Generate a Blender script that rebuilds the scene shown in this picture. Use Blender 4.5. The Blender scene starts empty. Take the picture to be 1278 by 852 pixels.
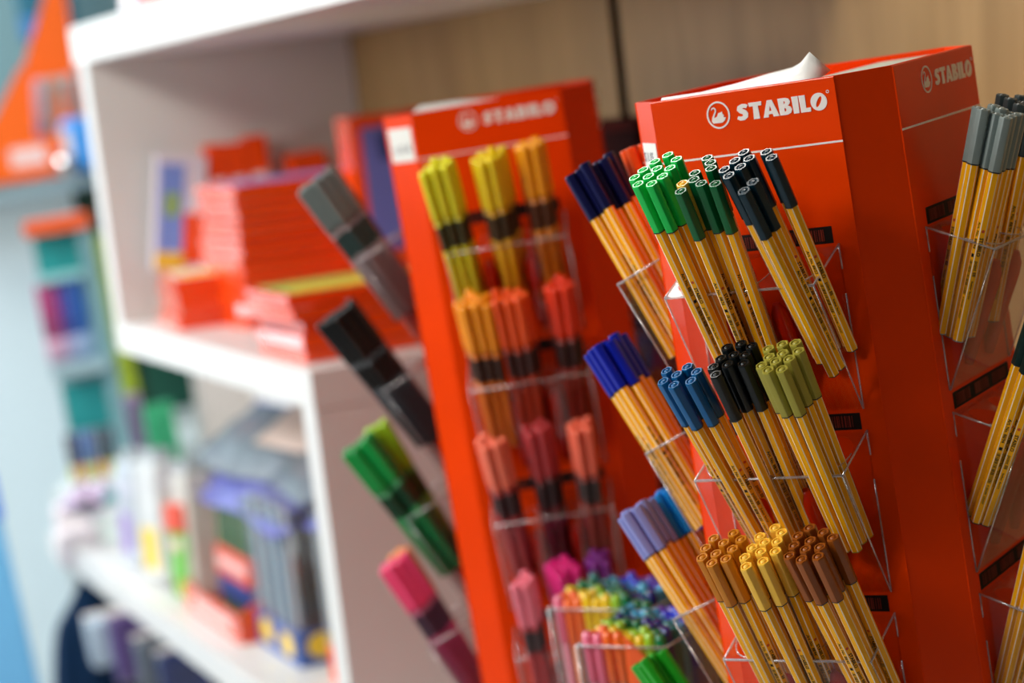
import bpy, bmesh, math, random
from mathutils import Matrix, Vector, Euler
random.seed(7)
SC = bpy.context.scene
COL = SC.collection
PI = math.pi
# ------------------------------------------------------------ camera
CAMZ = 1.6
PITCH, ROLL, FPX = 0.1328, -0.1704, 2823.9
Fv = Vector((0, math.cos(PITCH), -math.sin(PITCH)))
_R = Vector((1, 0, 0)); _U = _R.cross(Fv)
Rv = _R*math.cos(ROLL) + _U*math.sin(ROLL)
Uv = _U*math.cos(ROLL) - _R*math.sin(ROLL)
cd = bpy.data.cameras.new('camera'); cam = bpy.data.objects.new('camera', cd); COL.objects.link(cam)
cm = Matrix((( Rv.x, Uv.x, -Fv.x, 0), (Rv.y, Uv.y, -Fv.y, 0), (Rv.z, Uv.z, -Fv.z, CAMZ), (0, 0, 0, 1)))
cam.matrix_world = cm
cd.sensor_width = 36; cd.lens = FPX/1278*36; cd.clip_start = .05; cd.clip_end = 50
cd.dof.use_dof = True; cd.dof.focus_distance = 1.60; cd.dof.aperture_fstop = 3.5
SC.camera = cam
# ------------------------------------------------------------ world, light, exposure
w = bpy.data.worlds.new('world'); SC.world = w; w.use_nodes = True
bg = w.node_tree.nodes['Background']; bg.inputs[0].default_value = (.80, .86, 1, 1); bg.inputs[1].default_value = .06
SC.view_settings.view_transform = 'Standard'; SC.view_settings.look = 'None'
SC.view_settings.gamma = 1; SC.view_settings.use_curve_mapping = False
SC.view_settings.exposure = -0.04
def area(name, loc, target, sx, sy, power, col):
    l = bpy.data.lights.new(name, 'AREA'); l.shape = 'RECTANGLE'; l.size = sx; l.size_y = sy
    l.energy = power; l.color = col
    o = bpy.data.objects.new(name, l); COL.objects.link(o); o.location = loc
    o.rotation_euler = (Vector(target)-Vector(loc)).to_track_quat('-Z', 'Y').to_euler()
    return o
area('window_daylight', (-3.9, 2.5, 2.2), (0, 2.2, 1.35), 2.2, 1.8, 36, (.86, .94, 1))
area('ceiling_or_fill_light', (-2.1, 2.1, 3.2), (-.1, 2.0, 1.3), .9, .5, 26, (1, .96, .88))
area('ceiling_or_fill_light', (-2.1, .6, 3.2), (-1.2, 3.2, 1.4), 1.2, .6, 72, (1, .94, .85))  # added soft front fill for the shelf cell, no actual ceiling panel
area('low_fill_light', (-3.3, 1.15, 1.9), (-.9, 3.2, 1.4), 1.2, 1.0, 27, (1, .97, .93))  # added low fill for the cell interior, no window here
area('ceiling_or_fill_light', (.25, 3.5, 3.2), (.15, 1.6, 1.4), 1.2, .5, 60, (1, .96, .9))
area('ceiling_or_fill_light', (-2.6, 4.3, 3.2), (-1.6, 5.4, 1.6), 1.8, 1.2, 150, (.9, .96, 1))  # added fill that brightens the far left background
area('window_daylight_far', (-5.6, 7.3, 1.9), (0, 3.0, 1.4), 2.4, 2.0, 26, (.86, .94, 1))
# ------------------------------------------------------------ helpers
def lin(c):
    return tuple(((x/255)/12.92 if x/255 <= .04045 else ((x/255+.055)/1.055)**2.4) for x in c)
MATS = {}
def mat(name, rgb, rough=.4, spec=.5, noise=.06, scale=60, coat=0, metal=0, bump=0, emit=0, alpha=1, trans=0):
    if name in MATS: return MATS[name]
    m = bpy.data.materials.new(name); m.use_nodes = True; nt = m.node_tree
    b = nt.nodes['Principled BSDF']; c = lin(rgb)
    tc = nt.nodes.new('ShaderNodeTexCoord'); n = nt.nodes.new('ShaderNodeTexNoise'); n.inputs['Scale'].default_value = scale
    n.inputs['Detail'].default_value = 3
    nt.links.new(tc.outputs['Object'], n.inputs['Vector'])
    mx = nt.nodes.new('ShaderNodeMix'); mx.data_type = 'RGBA'
    mx.inputs[6].default_value = (*[x*(1-noise) for x in c], 1); mx.inputs[7].default_value = (*[min(1, x*(1+noise)) for x in c], 1)
    nt.links.new(n.outputs['Fac'], mx.inputs[0]); nt.links.new(mx.outputs[2], b.inputs['Base Color'])
    b.inputs['Roughness'].default_value = rough; b.inputs['Specular IOR Level'].default_value = spec
    b.inputs['Metallic'].default_value = metal; b.inputs['Coat Weight'].default_value = coat; b.inputs['Coat Roughness'].default_value = .06
    b.inputs['Transmission Weight'].default_value = trans
    if alpha < 1: b.inputs['Alpha'].default_value = alpha
    if emit: nt.links.new(mx.outputs[2], b.inputs['Emission Color']); b.inputs['Emission Strength'].default_value = emit
    if bump:
        bp = nt.nodes.new('ShaderNodeBump'); bp.inputs['Strength'].default_value = bump; bp.inputs['Distance'].default_value = .002
        nt.links.new(n.outputs['Fac'], bp.inputs['Height']); nt.links.new(bp.outputs[0], b.inputs['Normal'])
    MATS[name] = m; return m
def clear(name, tint, gloss=.08, rough=.03, white=0.0, fres=1.45):
    """thin clear acrylic: see-through sheet with a fresnel gloss and optional milky share"""
    if name in MATS: return MATS[name]
    m = bpy.data.materials.new(name); m.use_nodes = True; nt = m.node_tree; nt.nodes.clear()
    out = nt.nodes.new('ShaderNodeOutputMaterial'); t = nt.nodes.new('ShaderNodeBsdfTransparent'); t.inputs[0].default_value = (*tint, 1)
    g = nt.nodes.new('ShaderNodeBsdfGlossy'); g.inputs['Roughness'].default_value = rough
    f = nt.nodes.new('ShaderNodeLayerWeight'); f.inputs[0].default_value = .5
    pw = nt.nodes.new('ShaderNodeMath'); pw.operation = 'POWER'; pw.inputs[1].default_value = 5; nt.links.new(f.outputs['Facing'], pw.inputs[0])
    a = nt.nodes.new('ShaderNodeMath'); a.operation = 'MULTIPLY_ADD'; a.inputs[1].default_value = .8; a.inputs[2].default_value = gloss*.3; nt.links.new(pw.outputs[0], a.inputs[0])
    mx = nt.nodes.new('ShaderNodeMixShader'); nt.links.new(a.outputs[0], mx.inputs[0]); nt.links.new(t.outputs[0], mx.inputs[1]); nt.links.new(g.outputs[0], mx.inputs[2])
    last = mx
    if white:
        d = nt.nodes.new('ShaderNodeBsdfDiffuse'); d.inputs[0].default_value = (.9, .9, .92, 1)
        tr = nt.nodes.new('ShaderNodeBsdfTranslucent'); tr.inputs[0].default_value = (.9, .9, .92, 1)
        m3 = nt.nodes.new('ShaderNodeMixShader'); m3.inputs[0].default_value = .5; nt.links.new(d.outputs[0], m3.inputs[1]); nt.links.new(tr.outputs[0], m3.inputs[2])
        m2 = nt.nodes.new('ShaderNodeMixShader'); m2.inputs[0].default_value = white
        nt.links.new(mx.outputs[0], m2.inputs[1]); nt.links.new(m3.outputs[0], m2.inputs[2]); last = m2
    nt.links.new(last.outputs[0], out.inputs[0]); MATS[name] = m; return m
class MB:
    def __init__(s): s.v = []; s.f = []; s.m = []; s.sm = []
    def add(s, vs, fs, M=None, mi=0, smooth=False):
        o = len(s.v); s.v += [tuple((M @ Vector(p)) if M else p) for p in vs]
        s.f += [tuple(i+o for i in f) for f in fs]; s.m += [mi]*len(fs); s.sm += [smooth]*len(fs); return s
    def box(s, x0, x1, y0, y1, z0, z1, M=None, mi=0):
        return s.add([(x0,y0,z0),(x1,y0,z0),(x1,y1,z0),(x0,y1,z0),(x0,y0,z1),(x1,y0,z1),(x1,y1,z1),(x0,y1,z1)],
            [(0,3,2,1),(4,5,6,7),(0,1,5,4),(1,2,6,5),(2,3,7,6),(3,0,4,7)], M, mi)
    def rings(s, rs, M=None, mi=0, smooth=False, cap0=True, cap1=True, mis=None):
        n = len(rs[0]); vs = [p for r in rs for p in r]; o = len(s.v); s.add(vs, [], M)
        for k in range(len(rs)-1):
            for i in range(n):
                j = (i+1) % n; s.f.append((o+k*n+i, o+k*n+j, o+(k+1)*n+j, o+(k+1)*n+i)); s.m.append(mis[i] if mis else mi); s.sm.append(smooth)
        if cap0: s.f.append(tuple(o+i for i in reversed(range(n)))); s.m.append(mi); s.sm.append(False)
        if cap1: s.f.append(tuple(o+(len(rs)-1)*n+i for i in range(n))); s.m.append(mi); s.sm.append(False)
        return s
    def prism(s, poly, a, b, axis='z', M=None, mi=0):
        f = {'z': lambda p, h: (p[0], p[1], h), 'y': lambda p, h: (p[0], h, p[1]), 'x': lambda p, h: (h, p[0], p[1])}[axis]
        return s.rings([[f(p, a) for p in poly], [f(p, b) for p in poly]], M, mi)
    def tube(s, pts, r, n=8, M=None, mi=0, rr=None):
        pts = [Vector(p) for p in pts]; rs = []
        up = Vector((.123, .45, .88)).normalized()
        for i, p in enumerate(pts):
            d = (pts[min(i+1, len(pts)-1)]-pts[max(i-1, 0)]).normalized(); a = d.cross(up).normalized(); b = d.cross(a)
            q = rr[i] if rr else r
            rs.append([tuple(p+(a*math.cos(t)+b*math.sin(t))*q) for t in [2*PI*k/n for k in range(n)]])
        return s.rings(rs, M, mi, True)
    def build(s, name, mats, parent=None, M=None, bevel=0):
        me = bpy.data.meshes.new(name); me.from_pydata(s.v, [], s.f)
        if not isinstance(mats, (list, tuple)): mats = [mats]
        for m in mats: me.materials.append(m)
        me.polygons.foreach_set('material_index', s.m); me.polygons.foreach_set('use_smooth', s.sm)
        bm = bmesh.new(); bm.from_mesh(me); bmesh.ops.recalc_face_normals(bm, faces=bm.faces); bm.to_mesh(me); bm.free()
        me.update(); return ob(name, me, parent, M, bevel)
def ob(name, me, parent=None, M=None, bevel=0):
    o = bpy.data.objects.new(name, me); COL.objects.link(o)
    if parent: o.parent = parent
    if M is not None: o.matrix_local = M
    if bevel:
        b = o.modifiers.new('bevel', 'BEVEL'); b.width = bevel; b.segments = 2; b.limit_method = 'ANGLE'
    return o
def tag(o, label, cat, group=None):
    o['label'] = label; o['category'] = cat
    if group: o['group'] = group
    return o
def thing(name, label, cat, M, group=None):
    o = bpy.data.objects.new(name, None); COL.objects.link(o); o.empty_display_size = .01; o.matrix_world = M
    return tag(o, label, cat, group)
def struct(name, mb, m, M=None, bevel=0):
    o = mb.build(name, m, None, M, bevel); o['kind'] = 'structure'; return o
def Tm(x, y, z): return Matrix.Translation((x, y, z))
def Rz(a): return Matrix.Rotation(a, 4, 'Z')
def at(px, py, t):
    return Vector((0, 0, CAMZ)) + (Fv + Rv*(px-639)/FPX - Uv*(py-426)/FPX)*t
def px(P):
    d = P-Vector((0, 0, CAMZ)); k = d.dot(Fv); return 639+FPX*d.dot(Rv)/k, 426-FPX*d.dot(Uv)/k
# frames: two display towers and the leaning shop shelf
M1 = Tm(.2532, 1.731, CAMZ-.0663) @ Rz(-.5993)
M2 = Tm(.0213, 2.357, CAMZ-.0597) @ Rz(-.0710)
sy, stau, srho = .3753, .0539, -.005
_n = Vector((math.cos(sy), math.sin(sy), 0)); _u = Vector((_n.y, -_n.x, 0)); _z = Vector((0, 0, 1))
z2 = _z*math.cos(stau)+_n*math.sin(stau); n2 = _n*math.cos(stau)-_z*math.sin(stau)
u2 = _u*math.cos(srho)+z2*math.sin(srho); z3 = z2*math.cos(srho)-_u*math.sin(srho)
_o = Vector((.7005, .26775, CAMZ))
MS = Matrix(((u2.x, n2.x, z3.x, _o.x), (u2.y, n2.y, z3.y, _o.y), (u2.z, n2.z, z3.z, _o.z), (0, 0, 0, 1)))
# ------------------------------------------------------------ materials
RED = mat('glossy_red_orange_plastic', (232, 62, 0), .24, .16, .03, 30)
REDIN = mat('moulded_red_plastic', (200, 30, 2), .25, .4, .03, 30)
WHITE = mat('white_laminate', (222, 222, 220), .35, .4, .015, 8)
WHITE2 = mat('white_print', (240, 232, 228), .5, .3, .01)
PAPER = mat('white_paper', (226, 226, 222), .7, .2, .03, 40)
BLACK = mat('black_print', (16, 14, 14), .5, .2, .02)
NAVYR = mat('dark_cap_ring', (14, 16, 30), .4)
REDP = mat('red_print', (205, 70, 20), .5)
BODY = mat('orange_yellow_barrel', (250, 178, 8), .34, .2, .03, 25)
STRIPE = mat('cream_stripe', (252, 244, 220), .4, .4, .02)
ACR = clear('clear_acrylic', (.96, .95, .95), .10)
EDGE = clear('acrylic_edge', (.93, .9, .9), 1.1, .12, .22, 1.6)
FILM = clear('clear_film', (.95, .96, .98), .12, .12, .1)
WHCLR = clear('milky_film', (.92, .94, .96), .2, .2, .45)
def wood_mat():
    m = bpy.data.materials.new('pale_plywood'); m.use_nodes = True; nt = m.node_tree; b = nt.nodes['Principled BSDF']
    tc = nt.nodes.new('ShaderNodeTexCoord'); mp = nt.nodes.new('ShaderNodeMapping'); mp.inputs['Scale'].default_value = (9, 9, 1.6)
    nt.links.new(tc.outputs['Object'], mp.inputs[0])
    n = nt.nodes.new('ShaderNodeTexNoise'); n.inputs['Scale'].default_value = 1.8; n.inputs['Detail'].default_value = 6; n.inputs['Distortion'].default_value = 1.2
    nt.links.new(mp.outputs[0], n.inputs['Vector'])
    r = nt.nodes.new('ShaderNodeValToRGB'); r.color_ramp.elements[0].position = .3; r.color_ramp.elements[0].color = (*lin((150, 118, 70)), 1)
    r.color_ramp.elements[1].position = .72; r.color_ramp.elements[1].color = (*lin((174, 140, 90)), 1)
    nt.links.new(n.outputs['Fac'], r.inputs[0])
    v = nt.nodes.new('ShaderNodeTexVoronoi'); v.inputs['Scale'].default_value = 2.6; nt.links.new(tc.outputs['Object'], v.inputs['Vector'])
    r2 = nt.nodes.new('ShaderNodeValToRGB'); r2.color_ramp.elements[0].color = (.35, .22, .12, 1); r2.color_ramp.elements[1].position = .09
    r2.color_ramp.elements[0].position = .0; nt.links.new(v.outputs['Distance'], r2.inputs[0])
    mx = nt.nodes.new('ShaderNodeMix'); mx.data_type = 'RGBA'; mx.blend_type = 'MULTIPLY'; mx.inputs[0].default_value = .6
    nt.links.new(r.outputs[0], mx.inputs[6]); nt.links.new(r2.outputs[0], mx.inputs[7]); nt.links.new(mx.outputs[2], b.inputs['Base Color'])
    b.inputs['Roughness'].default_value = .55; return m
WOOD = wood_mat()
# ------------------------------------------------------------ room and shelf structure
MZ = Tm(0, 0, 0)
struct('floor', MB().box(-7, 4, -2, 9, -.05, 0), mat('grey_shop_floor', (150, 152, 152), .4, .5, .1, 3))
struct('ceiling', MB().box(-7, 4, -2, 9, 3.3, 3.35), mat('white_ceiling', (225, 225, 222), .8))
def shelf_part(name, b, m=WHITE, bevel=.0015): return struct(name, MB().box(*b), m, MS, bevel)
shelf_part('trim_1', (-3.57, -1.95, 0, .428, .0505, .1085))            # top board
shelf_part('trim_2', (-3.534, -2.51, 0, .428, -.401, -.3545))         # middle board
shelf_part('trim_3', (-4.40, -.45, 0, .428, -.865, -.82))             # lower board
shelf_part('trim_4', (-3.534, -3.484, .001, .428, -.3545, .0505))       # far upright
shelf_part('trim_5', (-2.563, -2.5115, .001, .428, -.82, -.401))       # near upright
shelf_part('trim_6', (-4.40, -2.563, .429, .445, -.82, -.38), mat('white_back_board', (222, 220, 216), .5))
struct('wall_back', MB().box(-3.484, -2.508, .430, .434, -.3545, .36), WOOD, MS, .001)
struct('wall_back.001', MB().box(-2.480, .9, .430, .434, -.82, .36), WOOD, MS, .001)
struct('trim_7', MB().box(-4.3, .9, .449, .50, -1.5, .36), mat('dark_gap_backing', (30, 24, 20), .8), MS)
shelf_part('trim_8', (-4.40, -.45, .02, .42, -1.25, -1.21))           # bottom board
# recessed support in the lower cell
shelf_part('trim_10', (-4.41, -4.36, .325, .428, -.82, -.385), mat('grey_support_board', (206, 198, 194), .5))
# ------------------------------------------------------------ towers
TW, TC = .1058, .0306
def octp(W, c): return [(-W+c, -W), (W-c, -W), (W, -W+c), (W, W-c), (W-c, W), (-W+c, W), (-W, W-c), (-W, -W+c)]
def curve_mesh(splines, depth=.0002):
    cu = bpy.data.curves.new('c', 'CURVE'); cu.dimensions = '2D'; cu.fill_mode = 'BOTH'; cu.extrude = depth
    for s in splines:
        sp = cu.splines.new('POLY'); sp.points.add(len(s)-1); sp.use_cyclic_u = True
        for i, p in enumerate(s): sp.points[i].co = (p[0], p[1], 0, 1)
    o = bpy.data.objects.new('c', cu); me = bpy.data.meshes.new_from_object(o); bpy.data.objects.remove(o); return me
def text_mesh(txt, size, offset=0, depth=.0001, align='LEFT'):
    cu = bpy.data.curves.new('t', 'FONT'); cu.body = txt; cu.size = size; cu.offset = offset; cu.extrude = depth; cu.resolution_u = 2
    cu.align_x = align
    o = bpy.data.objects.new('t', cu); me = bpy.data.meshes.new_from_object(o); bpy.data.objects.remove(o); return me
def join_meshes(lst):
    mb = MB()
    for me, M in lst: mb.add([tuple(v.co) for v in me.vertices], [tuple(p.vertices) for p in me.polygons], M)
    return mb
def ribbon(pts, w, tw=None):
    L, R = [], []
    for i, p in enumerate(pts):
        a = pts[max(i-1, 0)]; b = pts[min(i+1, len(pts)-1)]; dx, dy = b[0]-a[0], b[1]-a[1]; l = math.hypot(dx, dy) or 1
        q = (tw[i] if tw else w)/2; L.append((p[0]-dy/l*q, p[1]+dx/l*q)); R.append((p[0]+dy/l*q, p[1]-dx/l*q))
    return L+R[::-1]
def ell(cx, cy, rx, ry, n=32, a=0): return [(cx+rx*math.cos(t)*math.cos(a)-ry*math.sin(t)*math.sin(a), cy+rx*math.cos(t)*math.sin(a)+ry*math.sin(t)*math.cos(a)) for t in [2*PI*k/n for k in range(n)]]
# brand lettering, unit height
GL = {
 'S': (.66, [ribbon([(.60,.80),(.50,.86),(.36,.87),(.22,.80),(.19,.68),(.28,.58),(.42,.50),(.48,.38),(.46,.24),(.34,.15),(.20,.14),(.05,.22)], .27, [.20,.24,.26,.27,.28,.29,.29,.28,.27,.27,.25,.18])]),
 'T': (.68, [[(.0,1),(.68,1),(.66,.76),(.48,.77),(.50,0),(.18,0),(.22,.77),(.02,.76)]]),
 'A': (.78, [[(.26,1),(.52,1),(.80,0),(.50,0),(.47,.17),(.27,.17),(.24,0),(-.02,0)], [(.31,.36),(.44,.36),(.38,.68)]]),
 'B': (.68, [[(0,1),(.38,1),(.56,.93),(.62,.76),(.58,.62),(.48,.54),(.62,.44),(.67,.28),(.60,.09),(.42,0),(.03,0)], [(.29,.82),(.35,.79),(.36,.70),(.29,.64)], [(.29,.41),(.37,.37),(.38,.24),(.29,.18)]]),
 'I': (.34, [[(0,1),(.33,1),(.31,0),(.03,0)]]),
 'L': (.54, [[(0,1),(.32,1),(.31,.24),(.55,.25),(.53,0),(.03,0)]]),
 'O': (.82, [ell(.41,.5,.41,.52), ell(.41,.5,.10,.33,24,-.42)])}
def logo_mesh():
    L = []
    # ring and swan, centre (-.0199,-.0163), radius .0099
    cx, cz = -.0199, -.0163
    L.append((curve_mesh([ell(cx, cz, .0095, .0100), ell(cx, cz, .0083, .0088)]), Matrix()))
    body = [(-.0050,-.0052),(-.0038,-.0018),(-.0012,-.0010),(.0002,.0016),(.0018,.0014),(.0032,.0024),(.0036,.0004),(.0046,-.0006),(.0038,-.0020),(.0058,-.0022),(.0046,-.0044),(.0024,-.0058),(-.0030,-.0058)]
    L.append((curve_mesh([[(cx+a, cz+b) for a, b in body]]), Matrix()))
    neck = [(-.0052,.0040),(-.0044,.0052),(-.0030,.0056),(-.0018,.0046),(-.0018,.0030),(-.0032,.0008),(-.0046,-.0016),(-.0050,-.0040),(-.0040,-.0052)]
    L.append((curve_mesh([ribbon([(cx+a, cz+b) for a, b in neck], .001, [.0004,.0010,.0010,.0010,.0010,.0012,.0014,.0020,.0022])]), Tm(0, 0, .00002)))
    x = -.0052; h = .0122; z0 = -.0228
    for ch in 'STABILO':
        wd, sp = GL[ch]
        for_m = curve_mesh([[(p[0]*h*1.28, p[1]*h) for p in s] for s in sp])
        L.append((for_m, Tm(x, z0, 0))); x += (wd*1.28+.035)*h
    L.append((curve_mesh([ell(.0690,-.0104,.0012,.0012,20), ell(.0690,-.0104,.0008,.0008,16)]), Matrix()))
    return L
LOGO = join_meshes(logo_mesh())
RX = Matrix.Rotation(PI/2, 4, 'X')          # text plane xy -> xz, facing -y
RIM0, STEP = -.1193, .1373
def bin_parts(parent, F, k):
    """one clear wedge pocket on face F at tier k"""
    r = RIM0-STEP*k; hw, pr, dr, ht = .060, .0500, .0207, .1208; W = TW+.0012; t = .0013
    b = MB()
    def slab(p, q, n, th):  # quad p.. extruded along n
        n = Vector(n)*th; b.rings([[tuple(v) for v in p], [tuple(Vector(v)+n) for v in p]])
    A = lambda x, d, z: (x, -W-d, r+z)
    fn = Vector((0, -(ht-dr), -pr)).normalized()
    slab([A(-hw, pr, -dr), A(hw, pr, -dr), A(hw, .001, -ht), A(-hw, .001, -ht)], 0, -fn, t)
    for s in (-1, 1): slab([A(s*hw, 0, 0), A(s*hw, pr, -dr), A(s*hw, 0, -ht)], 0, (-s, 0, 0), t)
    # sloping top sheet with three finger holes
    for c in (-.04, 0, .04):
        n = 28; inner, outer = [], []
        for i in range(n):
            a = 2*PI*i/n; ca, sa = math.cos(a), math.sin(a)
            inner.append((c+.0175*ca, .0262+.0215*sa)); m = max(abs(ca), abs(sa)); outer.append((c+.02*ca/m, .025+.025*sa/m))
        P = lambda q, e: (q[0], -W-q[1], r-dr*q[1]/pr+e)
        vs = [P(q, 0) for q in inner]+[P(q, 0) for q in outer]+[P(q, -.0013) for q in inner]+[P(q, -.0013) for q in outer]
        fs = []
        for i in range(n):
            j = (i+1) % n; fs += [(i, j, n+j, n+i), (2*n+i, 3*n+i, 3*n+j, 2*n+j), (i, 2*n+i, 2*n+j, j)]
        b.add(vs, fs)
    bo = b.build('acrylic_bin', ACR, parent, F)
    e = MB()
    def bar(p, q, r_=.0009): e.tube([p, q], r_, 6)
    bar(A(-hw, pr, -dr), A(hw, pr, -dr), .0011)
    for s in (-1, 1):
        bar(A(s*hw, 0, 0), A(s*hw, pr, -dr), .0009); bar(A(s*hw, pr, -dr), A(s*hw, .001, -ht), .0007)
        bar(A(s*hw, .0004, 0), A(s*hw, .0004, -.018), .0008); bar(A(s*hw, .0004, -.036), A(s*hw, .0004, -ht), .0008)
    for c in (-.04, 0, .04):
        pts = [(c+.0175*math.cos(a), -W-(.0262+.0215*math.sin(a)), r-dr*(.0262+.0215*math.sin(a))/pr+.0004) for a in [PI*k_/20 for k_ in range(21)]]
        e.tube(pts, .0006, 5)
    e.build('bin_edge', EDGE, bo)
    for c in (-.0203, .0203):
        d = MB(); pts = []; rr = []
        for q in range(11):
            f = q/10; zz = -.034-f*(ht-.046); dep = pr*(1-(-zz-dr)/(ht-dr)); pts.append((c, -W-dep+.0095*(1-f*.4), r+zz)); rr.append(.0078*(min(1, .35+f*5))*(1-.45*f))
        d.tube(pts, .007, 12, rr=rr); d.build('divider', REDIN, bo)
def tower(name, label, M, sticker, faces, tiers, h=.752):
    t = thing(name, label, 'pen display', M)
    o1 = octp(TW, TC); o2 = octp(TW-.003, TC-.0012)
    b = MB(); z = lambda pl, h_: [(p[0], p[1], h_) for p in pl]
    b.rings([z(o1, -h), z(o1, 0), z(o2, 0), z(o2, -.034)]); b.build('column', RED, t)
    bs = MB(); bs.rings([z(octp(TW+.018, TC+.01), -h), z(octp(TW+.018, TC+.01), -h+.02), z(octp(TW+.002, TC), -h+.026)]); bs.build('base', RED, t)
    for fi, a in faces.items():
        F = Rz(a); w_ = TW-TC
        p = MB().box(-w_, w_, -TW-.0012, -TW+.0002, -h+.03, -.0006).build('front_panel', RED, t, F, .0004)
        join = MB(); join.v = list(LOGO.v); join.f = list(LOGO.f); join.m = list(LOGO.m); join.sm = list(LOGO.sm)
        join.build('logo', WHITE2, p, Tm(0, -TW-.0014, 0) @ RX)
        MB().box(-w_, w_, -TW-.0015, -TW-.0012, -.0470, -.0456).build('white_line', WHITE2, p)
        for k in tiers[fi]:
            bin_parts(t, F, k)
            r = RIM0-STEP*k
            MB().box(-w_+.02, w_-.019, -TW-.0014, -TW-.0012, r+.0012, r+.0135).build('barcode_strip', BLACK, p)
            q = MB(); rnd = random.Random(k)
            for g in (-.036, 0, .036):
                x = g-.014
                while x < g+.014:
                    wv = rnd.choice((.0004, .0007, .0011)); q.box(x, x+wv, -TW-.0016, -TW-.0014, r+.003, r+.0115); x += wv+rnd.choice((.0006, .001, .0014))
            q.build('barcode_line', mat('dull_red_print', (120, 36, 20), .4), p)
    a = Rz(-PI/4)
    d = (2*TW-TC)/math.sqrt(2)
    s = MB()
    zz, ww = sticker
    s.box(-.018, .018, -d-.0006, -d-.0001, zz-.034, zz)
    so = s.build('price_sticker', PAPER, t, a, .0002)
    return t, so, a, d
FA = {'front': 0, 'left': -PI/2, 'right': PI/2}
t1, so1, a1, d1 = tower('pen_display_tower', 'nearer tall glossy red pen tower with clear pockets, in sharp focus at right', M1, (-.031, 0), FA, {'front': range(4), 'left': range(4), 'right': range(4)})
t2, so2, a2, d2 = tower('pen_display_tower', 'farther blurred red-orange pen tower with white price label near its top corner', M2, (-.013, 0), FA, {'front': range(4), 'left': range(4), 'right': range(4)})
for so, txt, zz, sz in ((so1, 'S 1,15', -.041, .010), (so2, '1,15 \u20ac', -.034, .011)):
    me = text_mesh(txt, sz, .0001); me.materials.append(mat('blue_grey_ink', (60, 66, 90), .6)); d = d1
    o = ob('price_text', me, so, Tm(-.0165 if so is so1 else -.014, -d-.0008, zz-.004) @ RX)
# curled paper and card inside the near tower's open top
pp = MB(); rows = [(-.072,-.0990,-.0015), (-.055,-.0990,-.002), (-.035,-.0990,-.0025), (-.015,-.0990,-.002), (.005,-.0990,-.002), (.025,-.0990,-.002), (.044,-.0985,-.002), (.056,-.0960,-.001)]
back = [(-.074,-.090,.0012), (-.054,-.066,.0002), (-.035,-.045,.0018), (-.014,-.030,.0050), (.006,-.028,.0070), (.024,-.050,.0105), (.0505,-.088,.0185), (.062,-.082,.0030)]
n = len(rows); vs = []
for i in range(n):
    a, b = Vector(rows[i]), Vector(back[i])
    for k in range(6):
        f = k/5; p = a.lerp(b, f); p.z = a.z+(b.z-a.z)*f**1.8; vs.append(tuple(p))
fs = [(i*6+k, i*6+k+1, (i+1)*6+k+1, (i+1)*6+k) for i in range(n-1) for k in range(5)]
po = MB().add(vs, fs, None, 0, True).build('crumpled_paper', PAPER, None, M1); sm = po.modifiers.new('s', 'SOLIDIFY'); sm.thickness = .0003
tag(po, 'crumpled white paper curling up out of the near tower\'s open top', 'paper')
p2 = MB().add([(-.074, -.1, .0005), (.010, -.1, -.002), (.012, -.06, -.001), (-.070, -.04, .0045), (-.030, -.1, -.0005), (-.028, -.05, .0035)], [(0, 4, 5, 3), (4, 1, 2, 5)]).build('paper_sheet', PAPER, None, M2); sm2 = p2.modifiers.new('s', 'SOLIDIFY'); sm2.thickness = .0004
tag(p2, 'white paper sheet lying in the open top of the far tower', 'paper')
co = MB().box(.020, .066, -.070, .098, -.0052, -.0040).build('grey_card', mat('grey_green_card', (150, 152, 132), .7), None, M1 @ Matrix.Rotation(.0, 4, 'Z'))
tag(co, 'flat grey-green card lying in the near tower\'s top, right of the paper', 'card')

# ------------------------------------------------------------ pens
PL, CAPZ = .1670, .1272
KB = 1.11
def hexring(ap, z, n=24, rnd=.965):
    R_ = ap/math.cos(PI/6)*rnd; out = []
    for i in range(n):
        a = 2*PI*i/n; m = (a % (PI/3))-PI/6; out.append((min(ap/math.cos(m), R_)*math.cos(a), min(ap/math.cos(m), R_)*math.sin(a), z))
    return out
def circ(r, z, n=24): return [(r*math.cos(2*PI*i/n), r*math.sin(2*PI*i/n), z) for i in range(n)]
def barrel_mb():
    ap, s = .0039, .00042; pts = []; mis = []
    R_ = ap/math.cos(PI/6)
    V = [Vector((R_*math.cos(PI/3*k), R_*math.sin(PI/3*k), 0)) for k in range(6)]
    for k in range(6):
        v = V[k]; p = V[k-1]; q = V[(k+1) % 6]
        pts += [v+(p-v).normalized()*s, v+(q-v).normalized()*s]; mis += [1, 0]
    mk = lambda z, f=1: [(p.x*f, p.y*f, z) for p in pts]
    b = MB(); b.rings([mk(.0), mk(.0008)], cap1=False, mi=2); b.rings([mk(.0008), mk(.1275)], mis=mis, cap0=False); return b
BARREL = barrel_mb()
def cap_mb():
    b = MB(); b.rings([hexring(.00440, CAPZ), hexring(.00445, .1658), hexring(.00405, .1668), circ(.0033, .1668), circ(.0031, .1655), circ(.0025, .1653)], cap1=False, smooth=False)
    b.rings([circ(.0025, .1653), circ(.0023, .1664), circ(.0013, .1671), circ(.0004, .1673)], smooth=True, cap0=False); return b
CAP = cap_mb()
RING = MB().rings([hexring(.0043, CAPZ-.0006), hexring(.00452, CAPZ-.0003), hexring(.00452, CAPZ+.0004)])
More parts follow.
